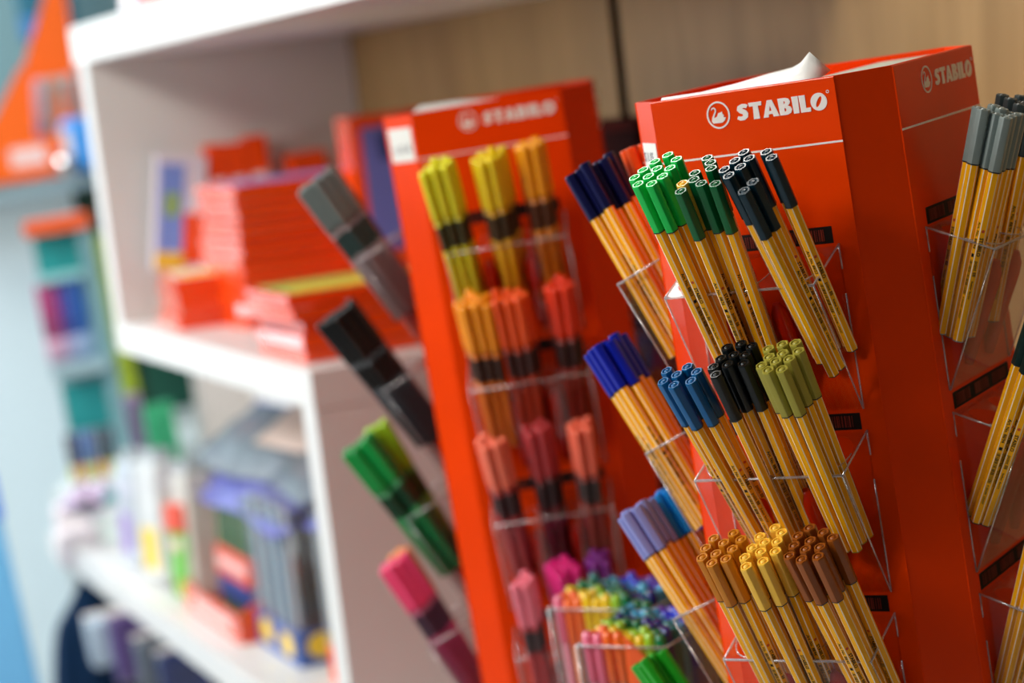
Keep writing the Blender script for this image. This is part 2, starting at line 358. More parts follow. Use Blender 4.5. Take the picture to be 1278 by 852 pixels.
def print_mesh(code):
    """lettering, dot and barcode on two neighbouring faces of the hexagonal barrel"""
    L = []; ap = .0039
    def face(k):
        a = PI/6+PI/3*k; n = Vector((math.cos(a), math.sin(a), 0)); x = Vector((0, 0, -1)); y = n.cross(x)
        return Matrix(((x.x, y.x, n.x, n.x*(ap+.00004)), (x.y, y.y, n.y, n.y*(ap+.00004)), (x.z, y.z, n.z, 0), (0, 0, 0, 1)))
    for k0 in (0,):
        A, B = face(k0), face(k0+1)
        L.append((text_mesh('Art. No. '+code, .0033, .00008, .00003), A @ Tm(-.090, -.0010, 0)))
        q = MB(); q.box(-.0665, -.0640, -.0011, .0013, 0, .00005); x = -.0615; rnd = random.Random(3)
        while x < -.0360:
            wv = rnd.choice((.0003, .0005, .0008)); q.box(x, x+wv, -.0013, .0013, 0, .00005); x += wv+rnd.choice((.0003, .0005, .0007))
        me = bpy.data.meshes.new('b'); me.from_pydata(q.v, [], q.f); L.append((me, A))
        L.append((text_mesh('4 006381 333627', .0023, .00004, .00003), A @ Tm(-.034, -.0008, 0)))
        L.append((text_mesh('STABILO', .0036, .00013, .00003), B @ Tm(-.079, -.0011, 0)))
        L.append((text_mesh('point 88', .0034, .00006, .00003), B @ Tm(-.0615, -.0010, 0)))
        L.append((text_mesh('fineliner  fine 0,4', .0020, .00003, .00003), B @ Tm(-.0465, -.0007, 0)))
    return join_meshes(L)
DOT = MB()
for k0 in (1,):
    a = PI/6+PI/3*k0; nn = Vector((math.cos(a), math.sin(a), 0)); xx = Vector((0, 0, 1)); yy = nn.cross(xx)
    vs = [tuple(nn*.00396+xx*(.0838+.0012*math.cos(2*PI*i/12))+yy*.0012*math.sin(2*PI*i/12)) for i in range(12)]; DOT.add(vs, [tuple(range(12))])
MESH = {}
def shared(key, mbf, mats):
    if key not in MESH:
        o = mbf().build(key[0], mats); MESH[key] = o.data; bpy.data.objects.remove(o)
    return MESH[key]
INK = BLACK
CODES = {'bright green': '88/33', 'mid green': '88/36', 'dark teal': '88/53', 'petrol blue': '88/41', 'black': '88/46', 'olive': '88/37', 'ochre': '88/89', 'light yellow': '88/44', 'brown': '88/45'}
def fineliner(M, cname, crgb, detail=True):
    t = thing('fineliner', '', 'pen', M)
    cm_ = mat('cap_'+cname.replace(' ', '_'), crgb, .28, .32, .03)
    ob('barrel', shared(('barrel', 'h', cname), lambda: BARREL, [BODY, STRIPE, cm_]), t)
    c = ob('cap', shared(('cap', cname), lambda: CAP, cm_), t); ob('cap_ring', shared(('cap_ring', ''), lambda: RING, NAVYR), c)
    if detail:
        ob('print', shared(('print', CODES.get(cname, '88/94')), lambda: print_mesh(CODES.get(cname, '88/94')), INK), t)
        ob('red_dot', shared(('red_dot', ''), lambda: DOT, REDP), t)
    return t
# felt pen in its own colour, round cap end
FBAR = MB().rings([circ(.0034, 0, 16), circ(.0042, .001, 16), circ(.0042, .115, 16)], smooth=True)
FCAP = MB().rings([circ(.0046, .112, 16), circ(.0050, .116, 16), circ(.0049, .163, 16), circ(.0044, .1662, 16), circ(.0022, .1670, 16)], smooth=True)
FBAND = MB().rings([circ(.00427, .078, 16), circ(.00427, .106, 16)], smooth=True, cap0=False, cap1=False)
FLET = None
def felt_pen(M, cname, crgb, body=None, band=(30, 22, 22)):
    t = thing('felt_tip_pen', '', 'pen', M)
    ob('barrel', shared(('barrel', cname), lambda: FBAR, mat('felt_barrel_'+cname.replace(' ', '_'), body or crgb, .35)), t)
    ob('cap', shared(('cap', 'f'+cname), lambda: FCAP, mat('felt_cap_'+cname.replace(' ', '_'), crgb, .25)), t)
    ob('print_band', shared(('print_band', 'f%s' % (band,)), lambda: FBAND, mat('band_%d_%d_%d' % band, band, .4)), t)
    return t
def frame_from(tip, top, roll):
    d = (Vector(top)-Vector(tip)).normalized(); q = d.to_track_quat('Z', 'Y').to_matrix().to_4x4()
    return Tm(*tip) @ q @ Rz(roll)
ORD = ['', 'second ', 'third ', 'fourth ', 'fifth ', 'sixth ', 'seventh ', 'eighth ', 'ninth ', 'tenth ', 'eleventh ', 'twelfth ', '13th ', '14th ', '15th ', '16th ', '17th ', '18th ']
def label_row(pens, lab, where, group, top=PL):
    """name each pen by the rank of its cap from the left in the photograph"""
    pens = sorted(pens, key=lambda t: px(t.matrix_world @ Vector((0, 0, top)))[0]); n = len(pens)
    for i, t in enumerate(pens):
        rk = 'leftmost' if i == 0 else 'rightmost' if i == n-1 else (ORD[i]+'from left')
        t['label'] = '%s, %s in %s' % (lab, rk, where); t['group'] = group
RGB = {'bright green': (24, 204, 88), 'mid green': (0, 98, 50), 'dark teal': (2, 40, 54), 'petrol blue': (0, 92, 150), 'black': (14, 20, 22), 'olive': (164, 156, 62),
 'ochre': (206, 128, 22), 'light yellow': (255, 200, 70), 'brown': (150, 78, 20), 'navy': (14, 18, 66), 'orange': (236, 84, 22), 'royal blue': (14, 30, 160), 'lavender': (136, 142, 206),
 'sky blue': (24, 132, 216), 'fresh green': (30, 160, 34), 'grey': (128, 142, 140), 'dark grey': (62, 74, 76), 'bottle green': (10, 44, 40), 'lime green': (132, 210, 30)}
TIERN = ['top', 'second', 'third', 'lowest']
CAPS = {
'bright green' : (0, 0, (-0.031, -0.117, -0.1972), [(-0.0354, -0.163, -0.0358), (-0.0241, -0.1716, -0.0391), (-0.0432, -0.1695, -0.0389), (-0.0484, -0.1786, -0.043), (-0.0361, -0.1802, -0.0433), (-0.0242, -0.1825, -0.0438), (-0.0511, -0.1874, -0.0469), (-0.0387, -0.189, -0.0471), (-0.0256, -0.1922, -0.0481), (-0.043, -0.1977, -0.0511), (-0.0307, -0.2002, -0.0517)]) ,
'mid green' : (0, 1, (-0.0045, -0.117, -0.2033), [(-0.0039, -0.1635, -0.0415), (0.0017, -0.1701, -0.0446), (0.0054, -0.1774, -0.0481), (-0.0058, -0.1813, -0.0495), (-0.0028, -0.1897, -0.0534), (0.0057, -0.1952, -0.0561), (0.0175, -0.1972, -0.0574), (-0.0072, -0.2027, -0.0591), (-0.0102, -0.1932, -0.0547)]) ,
'dark teal' : (0, 2, (0.0476, -0.117, -0.1972), [(0.0307, -0.1737, -0.0401), (0.0272, -0.1818, -0.0444), (0.0387, -0.1823, -0.044), (0.0226, -0.1903, -0.0489), (0.0355, -0.1908, -0.0484), (0.0298, -0.1988, -0.0527), (0.0504, -0.1783, -0.0414), (0.058, -0.1865, -0.0451), (0.0541, -0.2115, -0.0579), (0.0508, -0.2202, -0.0624)]) ,
'petrol blue' : (1, 0, (-0.0251, -0.117, -0.3405), [(-0.0545, -0.181, -0.1886), (-0.0372, -0.1806, -0.1868), (-0.0428, -0.1877, -0.1907), (-0.0258, -0.1883, -0.1894), (-0.0518, -0.1927, -0.1941), (-0.0399, -0.199, -0.196), (-0.0263, -0.1978, -0.1941)]) ,
'black' : (1, 1, (0.006, -0.117, -0.3345), [(-0.0085, -0.1703, -0.1765), (0.0016, -0.1679, -0.1751), (0.0122, -0.172, -0.1766), (-0.0077, -0.1831, -0.182), (0.0019, -0.1803, -0.1805), (0.0114, -0.1817, -0.1808), (-0.0097, -0.1921, -0.186), (0.0014, -0.1911, -0.1852), (0.0145, -0.1917, -0.1851), (-0.0033, -0.2016, -0.1899)]) ,
'olive' : (1, 2, (0.0416, -0.117, -0.3345), [(0.0275, -0.1764, -0.1787), (0.0369, -0.1726, -0.1769), (0.047, -0.1721, -0.1766), (0.0321, -0.1858, -0.1829), (0.0414, -0.1828, -0.1815), (0.0533, -0.1817, -0.1809), (0.0299, -0.1946, -0.187), (0.0394, -0.191, -0.1853), (0.0493, -0.1895, -0.1845), (0.0373, -0.2003, -0.1895), (0.0482, -0.2005, -0.1895)]) ,
'ochre' : (2, 0, (-0.0266, -0.117, -0.4718), [(-0.0416, -0.1751, -0.3156), (-0.027, -0.1707, -0.3132), (-0.0438, -0.1848, -0.3201), (-0.0308, -0.1802, -0.3177), (-0.0177, -0.1777, -0.3161), (-0.0423, -0.1944, -0.3244), (-0.0323, -0.1911, -0.3227), (-0.0205, -0.1872, -0.3205), (-0.0313, -0.2008, -0.327), (-0.0216, -0.1969, -0.325)]) ,
'light yellow' : (2, 1, (0.006, -0.117, -0.4718), [(0.0049, -0.1658, -0.3111), (0.0125, -0.1712, -0.3135), (-0.004, -0.1743, -0.3151), (0.0025, -0.1804, -0.3177), (0.0124, -0.1801, -0.3175), (-0.0053, -0.1857, -0.3202), (0.0035, -0.19, -0.3221), (0.0154, -0.1901, -0.3219), (-0.007, -0.1951, -0.3245), (-0.002, -0.2045, -0.3286), (0.0096, -0.1999, -0.3264)]) ,
'brown' : (2, 2, (0.0491, -0.117, -0.4718), [(0.0318, -0.165, -0.3119), (0.0454, -0.1714, -0.3138), (0.0255, -0.1727, -0.3157), (0.0381, -0.179, -0.3176), (0.0555, -0.178, -0.316), (0.0267, -0.1827, -0.3199), (0.0379, -0.1877, -0.3213), (0.049, -0.1869, -0.3202), (0.0273, -0.1934, -0.3245), (0.0391, -0.1983, -0.3258), (0.0515, -0.1968, -0.3243)]) ,
}
COLN = ['left', 'middle', 'right']
for cname, (k, col, tipc, tops) in CAPS.items():
    tipc = Vector(tipc); tp = [Vector(p) for p in tops]; cen = sum(tp, Vector())/len(tp); D = (cen-tipc).normalized(); pens = []
    rnd = random.Random(len(cname)+k)
    for i, p in enumerate(tp):
        off = (p-cen); off -= D*off.dot(D)
        tip = tipc+off*.74+D*rnd.uniform(-.001, .001); top = p
        d = (top-tip).normalized(); tip = top-d*PL
        nm = cname; 
        if cname == 'mid green' and i == 8: nm = 'light yellow'
        F = frame_from(tip, top, 0)
        # turn the hexagon so that one flat faces outwards, then pick a face at random
        pens.append((fineliner(M1 @ F @ Rz(rnd.randrange(6)*PI/3+rnd.uniform(-.12, .12)+PI/6*0), nm, RGB[nm]), nm))
    a = [t for t, nm in pens if nm == cname]
    label_row(a, cname+' capped fineliner', COLN[col]+' bundle of near tower\'s '+TIERN[k]+' front pocket', cname+' fineliners in the near tower')
    for t, nm in pens:
        if nm != cname: t['label'] = 'single yellow capped fineliner among the mid green ones in near tower'; t['group'] = 'stray fineliners'
def hexpack(n, sp, rnd, asp=1.0):
    pts = []
    for r in range(-4, 5):
        for c in range(-4, 5): pts.append(((c+.5*(r % 2))*sp, r*sp*.87))
    ox, oy = rnd.uniform(-.003, .003), rnd.uniform(-.003, .003)
    pts.sort(key=lambda p: (p[0]-ox)**2+((p[1]-oy)*asp)**2); return pts[:n]
def bundle(Mt, face, k, xc, n, lean, side, maker, seed, sp=.0100, shrink=.78, tipd=.082, jit=.0010, asp=1.0, ty=-.117):
    rnd = random.Random(seed); F = Rz(FA[face]); out = []
    D = Vector((math.tan(side), -math.tan(lean), 1)).normalized(); e1 = Vector((1, 0, 0)); e1 = (e1-D*e1.dot(D)).normalized(); e2 = D.cross(e1)
    tc = Vector((xc, ty, RIM0-STEP*k-tipd))
    for (a, b) in hexpack(n, sp, rnd, asp):
        j = lambda: rnd.uniform(-jit, jit)
        off = e1*(a+j()*.5)+e2*(b+j()*.5); top = tc+D*(PL+j()*2)+off; tip = tc+off*shrink
        tip = top-(top-tip).normalized()*PL
        out.append(maker(Mt @ F @ frame_from(tip, top, 0) @ Rz(rnd.randrange(6)*PI/3)))
    return out
R = math.radians
def fl(nm): return lambda M: fineliner(M, nm, RGB[nm])
# near tower, left face (x .04 is the column nearest the camera) and right face
for (face, k, xc, nm, n, lean, side, where) in [
    ('left', 0, .036, 'navy', 15, 23, 0, 'left side pocket at top of near tower'), ('left', 0, 0, 'orange', 6, 13, 0, 'left side pocket behind the navy caps'),
    ('left', 1, .034, 'royal blue', 13, 25, 1, 'second left side pocket of near tower'), 
    ('left', 2, .036, 'lavender', 9, 27, 1, 'third left side pocket of near tower'), ('left', 2, 0, 'sky blue', 8, 24, 0, 'third left side pocket behind the lavender caps'),
    ('left', 3, .040, 'fresh green', 9, 29, 2, 'lowest left side pocket of near tower'), 
    ('right', 0, -.046, 'grey', 12, 20, 2, 'top right side pocket of near tower'), ('right', 0, .010, 'dark grey', 10, 19, 1, 'top right side pocket beyond the grey caps'),
    ('right', 1, -.050, 'bottle green', 5, 28, -6, 'second right side pocket of near tower'), ('right', 2, -.048, 'lime green', 8, 21, 2, 'third right side pocket of near tower')]:
    ps = bundle(M1, face, k, xc, n, R(lean), R(side), fl(nm), k*31+n+int(xc*1000), tipd=.068 if nm == 'fresh green' else .082, ty=-.112 if face == 'right' else -.117)
    label_row(ps, nm+' capped fineliner', where, nm+' fineliners in the near tower')
# far tower: felt pens
FC = {'lemon': ((232, 226, 30), (200, 190, 20), (60, 56, 16)), 'yellow': ((244, 214, 20), (214, 160, 14), (60, 44, 14)), 'golden orange': ((255, 168, 10), (206, 120, 10), (80, 40, 10)),
 'amber': ((255, 156, 8), (214, 110, 10), (60, 30, 14)), 'orange red': ((244, 88, 20), (170, 50, 16), (60, 22, 16)), 'vermilion': ((236, 58, 18), (140, 32, 16), (50, 16, 14)),
 'salmon': ((250, 120, 90), (160, 50, 52), (50, 20, 22)), 'dusky red': ((180, 52, 56), (96, 24, 30), (40, 14, 18)), 'coral': ((246, 112, 84), (150, 60, 50), (60, 50, 50)),
 'pink': ((244, 120, 140), (170, 56, 60), (60, 40, 44)), 'magenta': ((228, 30, 130), (150, 20, 80), (60, 14, 40)), 'purple': ((120, 30, 130), (60, 16, 60), (30, 12, 34)),
 'silver grey': ((104, 112, 110), (120, 96, 96), (40, 60, 58)), 'black felt': ((14, 16, 16), (40, 44, 50), (12, 12, 12)), 'emerald': ((12, 150, 66), (14, 120, 60), (8, 60, 34)),
 'lime felt': ((170, 214, 40), (120, 170, 40), (60, 90, 30)), 'rose': ((240, 70, 120), (150, 40, 80), (70, 40, 60)), 'apricot': ((246, 150, 80), (200, 100, 70), (90, 50, 40)),
 'maroon': ((70, 16, 16), (40, 12, 12), (20, 8, 8)), 'red felt': ((220, 50, 14), (150, 24, 12), (40, 12, 10))}
def fp(nm): return lambda M: felt_pen(M, nm, *FC[nm])
FW = 'far tower\'s '
ORD += ['%dth ' % i for i in range(19, 40)]
for (face, k, xc, nm, n, lean, side) in [
    ('front', 0, -.040, 'lemon', 8, 24, -3), ('front', 0, 0, 'yellow', 8, 24, -1), ('front', 0, .040, 'golden orange', 7, 20, 0),
    ('front', 1, -.040, 'amber', 10, 23, -1), ('front', 1, 0, 'orange red', 9, 23, 0), ('front', 1, .040, 'vermilion', 8, 21, 2),
    ('front', 2, -.040, 'salmon', 6, 23, -2), ('front', 2, 0, 'dusky red', 6, 19, 0), ('front', 2, .040, 'coral', 6, 23, 2),
    ('front', 3, -.040, 'pink', 5, 26, 0), ('front', 3, 0, 'magenta', 9, 21, 0), ('front', 3, .040, 'purple', 6, 20, 0),
    ('left', 0, .030, 'silver grey', 20, 26, 0), ('left', 1, .030, 'black felt', 20, 28, 2), ('left', 2, .036, 'emerald', 14, 27, 2), ('left', 2, 0, 'lime felt', 7, 22, 0),
    ('left', 3, .036, 'rose', 11, 24, 2), ('left', 3, 0, 'apricot', 6, 22, 0),
    ('right', 0, -.034, 'maroon', 8, 24, 0), ('right', 1, -.034, 'red felt', 7, 22, 0), ('right', 2, -.034, 'red felt', 7, 22, 0), ('right', 3, -.034, 'maroon', 7, 22, 0)]:
    ps = bundle(M2, face, k, xc, n, R(lean), R(side), fp(nm), k*17+n*3+int(xc*500), sp=.0108)
    cn = nm.replace(' felt', '')
    label_row(ps, cn+' felt-tip pen', FW+TIERN[k]+' '+('front' if face == 'front' else face+' side')+' pocket', cn+' felt-tip pens in the far tower')
# ------------------------------------------------------------ packs on the middle shelf (shelf frame: X towards the camera side, Y depth, Z up)
PACK = mat('orange_glossy_card', (240, 74, 14), .25, .5, .06, 14, coat=.6)
PACKP = mat('printed_card_pastel', (206, 190, 206), .4, .5, .4, 18)
def rgbm(n, c, r=.4): return mat(n, c, r)
PRN = [rgbm('print_green', (150, 186, 80)), rgbm('print_yellow', (244, 206, 60)), rgbm('print_blue', (120, 150, 226)), rgbm('print_violet', (160, 130, 200)), rgbm('print_white', (240, 232, 226))]
def flat_pack(M, sx, sy_, sz, label, group, pics, lid=True):
    t = thing('pen_pack', label, 'pack', M, group)
    MB().box(0, sx, 0, sy_, 0, sz).build('carton', PACK, t, None, .0012)
    q = MB().box(sx*.06, sx*.94, sy_*.06, sy_*.94, sz, sz+.0006).build('top_print', PRN[pics[0]], t)
    MB().box(sx*.5, sx*.9, sy_*.1, sy_*.9, sz+.0006, sz+.0010).build('picture', PRN[pics[1]], q)
    return t
rnd = random.Random(5)
def stack(x0, y0, z0, n, sx, sy_, sz, name, group, rot=0, jit=.002, lean=0):
    for i in range(n):
        w_ = 'topmost of its stack' if i == n-1 else 'bottom of its stack' if i == 0 else (ORD[i] if i else '')+'from the bottom' if i else ''
        M = MS @ Tm(x0+lean*i+rnd.uniform(-jit, jit), y0+rnd.uniform(-jit, jit), z0+i*sz) @ Tm(sx, 0, 0) @ Rz(rot+rnd.uniform(-.012, .012)*jit/.002) @ Tm(-sx, 0, 0)
        flat_pack(M, sx, sy_, sz-.0012, 'flat orange pen pack, '+name+', '+w_, group, (rnd.randrange(5), rnd.randrange(4)))
ZM = -.3545
stack(-3.280, .089, ZM, 16, .20, .26, .0128, 'tall stack on middle shelf', 'orange packs in the tall stack', 0, .0032, .0021)
stack(-2.784, .012, ZM, 5, .20, .21, .0170, 'low stack at shelf end', 'orange packs in the low stack at the shelf end', .02, .011)
stack(-3.43, .030, ZM, 4, .205, .17, .0190, 'left low stack by white upright', 'orange packs in the left low stack', -.10, .010)
# leaning picture pack, carton with upright wallets, picture box: all face the camera side (+X)
lp = thing('blister_pack', 'tall white and blue picture pack leaning left of the tall orange stack', 'pack', MS @ Tm(-3.436, .050, ZM+.078) @ Matrix.Rotation(-.17, 4, 'X'))
MB().box(-.016, 0, 0, .080, 0, .178).build('card', rgbm('lilac_white_card', (222, 216, 232)), lp, None, .001)
MB().box(0, .0008, .006, .045, .03, .165).build('picture', PRN[2], lp); MB().box(0, .0009, .045, .078, .012, .090).build('orange_corner', PACK, lp); MB().box(.0008, .0016, .016, .036, .085, .120).build('green_mark', PRN[0], lp)
MB().box(0, .0009, .002, .05, .002, .028).build('yellow_foot', PRN[1], lp)
bx = thing('storage_box', 'white cardboard box behind the tall orange stack', 'box', MS @ Tm(-3.482, .155, ZM)); MB().box(0, .17, 0, .25, 0, .178).build('carton', rgbm('pale_card', (214, 206, 200)), bx, None, .001); MB().box(0, .17, 0, .25, .1782, .1800).build('lid', rgbm('pale_card', (214, 206, 200)), bx)
for i, (y, wd, hh) in enumerate([(.158, .030, .078), (.190, .030, .076), (.222, .036, .084), (.285, .03, .048), (.318, .035, .050)]):
    t = thing('pen_wallet', 'dark orange pen wallet standing behind the tall stack, %s' % ('leftmost', 'second from left', 'tallest one', 'fourth from left', 'rightmost')[i], 'wallet', MS @ Tm(-3.44, y, ZM+.1805), 'orange wallets behind the tall stack')
    MB().box(-.03, 0, 0, wd, 0, hh).build('carton', PACK, t, None, .002); MB().box(0, .0006, wd*.15, wd*.85, .004, hh*.3).build('front_print', PRN[4], t)
t = thing('picture_box', 'orange bordered violet-blue picture box left of far tower\'s top corner', 'box', MS @ Tm(-3.0, .248, ZM))
MB().box(-.06, 0, 0, .16, 0, .280).build('carton', PACK, t, None, .001); q = MB().box(0, .0008, .016, .144, .09, .262).build('picture', rgbm('print_indigo', (104, 110, 190)), t)
MB().box(.0008, .0014, .04, .075, .215, .252).build('dark_shape', rgbm('deep_blue', (40, 60, 120)), q)
# things on the top board
for x, wd, hh, cc, nm, lb in [(-3.33, .10, .10, (206, 196, 220), 'gift_box', 'pale lilac box on the top board, left end'), (-3.20, .13, .12, (250, 120, 110), 'pen_pack', 'pink and orange pack on the top board'), (-3.05, .2, .12, (252, 196, 110), 'pen_pack', 'yellow-orange pack on the top board, right one')]:
    t = thing(nm, lb, 'pack', MS @ Tm(x, .03, .1087)); MB().box(0, wd, 0, .12, 0, hh).build('carton', rgbm('c%d_%d' % (cc[0], cc[1]), cc), t, None, .001); MB().box(.01, wd-.01, -.0006, 0, .01, hh-.02).build('front_print', PACK if nm == 'pen_pack' else PRN[4], t)

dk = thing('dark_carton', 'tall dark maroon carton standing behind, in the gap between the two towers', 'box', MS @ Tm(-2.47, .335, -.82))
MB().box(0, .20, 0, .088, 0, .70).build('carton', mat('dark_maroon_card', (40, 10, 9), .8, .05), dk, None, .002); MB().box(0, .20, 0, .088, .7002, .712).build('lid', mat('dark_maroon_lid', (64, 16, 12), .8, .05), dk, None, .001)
# ------------------------------------------------------------ lower cell
ZL = -.82
def pens_row(parent, x0, y0, z0, n, L_, cols, dx=.0085, r=.0038, axis='x', name='pen'):
    for i in range(n):
        c = cols[i % len(cols)]; m = mat('penrow_%d_%d_%d' % c, c, .35)
        o = Vector((x0+(dx*i if axis == 'x' else 0), y0+(dx*i if axis == 'y' else 0), z0))
        MB().rings([circ(r*.9, 0, 8), circ(r, .004, 8), circ(r, L_-.006, 8), circ(r*.6, L_, 8)], smooth=True).build(name, m, parent, Tm(*o))
def carton_label(lb, M, w_, d_, h_, base_h, cmain, pens, label, film=True, cat='pack', nm='pen_box'):
    t = thing(nm, label, cat, M)
    MB().box(0, w_, 0, d_, 0, base_h).build('base_carton', mat('cart_%d_%d_%d' % cmain, cmain, .4), t, None, .001)
    for row in range(2):
        pens_row(t, .008, .012+row*(d_-.024), base_h, int((w_-.012)/.0095), h_-base_h-.004, pens, .0095, .0044)
    for row in range(max(1, int((d_-.03)/.0095))): pens_row(t, w_-.008, .0205+row*.0095, base_h, 1, h_-base_h-.004, [pens[(row+3) % len(pens)]], .0095, .0044)
    if film: MB().box(0, w_, 0, d_, base_h, h_).build('film', FILM, t)
    return t
# tall clear pack with blue and yellow base
t = carton_label('', MS @ Tm(-3.175, .072, ZL), .20, .13, .225, .05, (60, 96, 170), [(206, 208, 214), (30, 160, 176), (214, 190, 190), (20, 26, 30), (60, 40, 44), (24, 28, 30)], 'tall clear pack of teal and black pens with blue and yellow base, lower shelf')
for (x, z, rx) in [(.05, .028, .03), (.15, .026, .03)]: MB().rings([[(x+a, -.0008, z+b*.6) for a, b in ell(0, 0, rx, rx, 16)], [(x+a, -.0002, z+b*.6) for a, b in ell(0, 0, rx, rx, 16)]]).build('yellow_spot', PRN[1], t)
for y in (.035, .1): MB().rings([[(.2002, y+a, .028+b) for a, b in ell(0, 0, .022, .018, 16)], [(.2008, y+a, .028+b) for a, b in ell(0, 0, .022, .018, 16)]]).build('yellow_spot', PRN[1], t)
# black pens box behind it and yellow pack with orange header
t = carton_label('', MS @ Tm(-2.935, .16, ZL), .12, .10, .30, .03, (38, 44, 60), [(28, 30, 34), (70, 74, 74), (20, 24, 28), (54, 40, 44)], 'dark pack of black pens beside the yellow pack on lower shelf')
t = carton_label('', MS @ Tm(-2.885, .088, ZL), .05, .05, .235, .05, (238, 84, 40), [(232, 204, 50), (220, 186, 40)], 'narrow pack of yellow pens with orange base next to near upright')
# hanging orange-tag packs at the right of the cell
for i, (x, y, z0, hh, cc) in enumerate([(-2.80, .10, -.60, .16, (236, 80, 30)), (-2.74, .12, -.585, .15, (242, 96, 50))]):
    t = thing('hanging_pack', 'orange header card pack hanging beside the near upright, %s' % ('left one', 'right one')[i], 'pack', MS @ Tm(x, y, z0), 'hanging orange packs')
    MB().prism([(0, 0), (.09, 0), (.08, .05), (.05, .09), (.012, .06)], 0, .02, 'y').build('header_card', mat('hc%d' % i, cc, .4), t)
    MB().box(.01, .07, .002, .016, .06, hh).build('card', rgbm('rose_card', (196, 120, 130)), t); MB().box(.02, .06, .0005, .002, .09, .13).build('picture', PRN[2+i], t)
t = thing('hanging_pack', 'red and blue printed card strip high beside the near upright', 'pack', MS @ Tm(-2.76, .14, -.50))
MB().box(0, .07, 0, .012, 0, .075).build('card', rgbm('brick_card', (190, 80, 60)), t); MB().box(.01, .05, -.001, 0, .01, .04).build('picture', PRN[2], t)
# orange tray with rolled pen wraps
t = thing('counter_tray', 'orange open tray with white print at the lower shelf edge', 'tray', MS @ Tm(-3.50, .045, ZL))
tr = MB(); L_, D_, H_ = .32, .16, .042
tr.box(0, L_, 0, D_, 0, .004); tr.box(0, L_, 0, .004, .004, H_); tr.box(0, L_, D_-.004, D_, .004, H_*1.6); tr.box(0, .004, .004, D_-.004, .004, H_)
tr.prism([(0, .004), (D_, .004), (D_, .088), (D_*.45, .082), (.0, H_)], L_-.004, L_, 'x'); tr.build('tray', PACK, t)
MB().box(.06, .27, -.0008, 0, .010, .030).build('front_print', rgbm('pink_print', (240, 196, 190)), t)
def pen_wrap(M, n, cols, band, band2, label, h_=.19, grp='pen wraps in the orange tray'):
    t = thing('pen_wrap', label, 'pen set', M, grp)
    pens_row(t, .006, .01, 0, n, h_, cols, .0095, .0045); pens_row(t, .006, .021, 0, n, h_-.006, cols[1:]+cols[:1], .0095, .0045)
    w_ = n*.0095+.004
    MB().box(-.002, w_, .002, .030, .060, .105).build('band', band, t, None, .003); MB().box(-.001, w_-.001, .0035, .0285, .028, .058).build('lower_band', band2, t, None, .003)
    MB().box(.012, w_-.012, .0012, .002, .075, .092).build('band_print', rgbm('pink_print', (240, 196, 190)), t)
BND = mat('red_orange_band', (226, 70, 30), .4); BL = mat('navy_blue_band', (20, 60, 130), .4); GR = mat('leaf_green', (110, 190, 70), .4)
pen_wrap(MS @ Tm(-3.415, .075, ZL+.006) @ Matrix.Rotation(-.06, 4, 'X'), 19, [(120, 120, 60), (60, 100, 60), (16, 120, 84), (70, 80, 70), (30, 40, 60)], BND, BL, 'pen wrap with orange band and blue lower band, in the orange tray')
pen_wrap(MS @ Tm(-3.60, .045, ZL+.003) @ Matrix.Rotation(-.10, 4, 'X') @ Matrix.Rotation(-.10, 4, 'Y'), 9, [(150, 200, 70), (90, 190, 80), (200, 210, 80)], GR, GR, 'green pen wrap leaning just left of the orange tray', .13, 'pen wraps on the lower shelf')
hb = MB().box(-.004, .094, -.004, .036, .106, .150).build('orange_header', BND, None, MS @ Tm(-3.60, .045, ZL+.003) @ Matrix.Rotation(-.10, 4, 'X') @ Matrix.Rotation(-.10, 4, 'Y'), .002); tag(hb, 'orange cardboard sleeve around the top of the green pen wrap', 'sleeve')
# pouches heaped on the wraps
def pouch(M, w_, h_, d_, m, label, group, seed):
    rn = random.Random(seed); t = thing('zip_pouch', label, 'pouch', M, group); b = MB(); nx, ny = 14, 10; vs = []
    for side in (-1, 1):
        for i in range(nx+1):
            for j in range(ny+1):
                u_, v_ = i/nx, j/ny; hgt = (math.sin(PI*u_)**.5 if 0 < u_ < 1 else 0)*(math.sin(PI*v_)**.5 if 0 < v_ < 1 else 0)
                edge = 0 if (i in (0, nx) or j in (0, ny)) else 1
                vs.append((u_*w_, v_*h_, side*hgt*d_/2+edge*rn.uniform(-.0035, .0035)))
    N = (nx+1)*(ny+1); fs = []
    for s_ in (0, 1):
        for i in range(nx):
            for j in range(ny):
                a = s_*N+i*(ny+1)+j; fs.append((a, a+1, a+ny+2, a+ny+1))
    b.add(vs, fs, None, 0, True); b.build('bag', m, t)
    MB().box(0, w_, h_*.93, h_*.99, -.003, .003).build('zip', mat('pouch_zip_%d' % (seed % 3), [(90, 92, 180), (70, 76, 90), (200, 196, 206)][seed % 3], .4), t)
PV = clear('violet_film', (.45, .45, .85), .4, .25, .35); PG = clear('grey_film', (.62, .66, .70), .5, .25, .35); PVD = mat('violet_plastic', (110, 112, 196), .3, .6, .5, 22, coat=.4); PGD = mat('smoky_grey_plastic', (112, 122, 132), .3, .6, .6, 22, coat=.4)
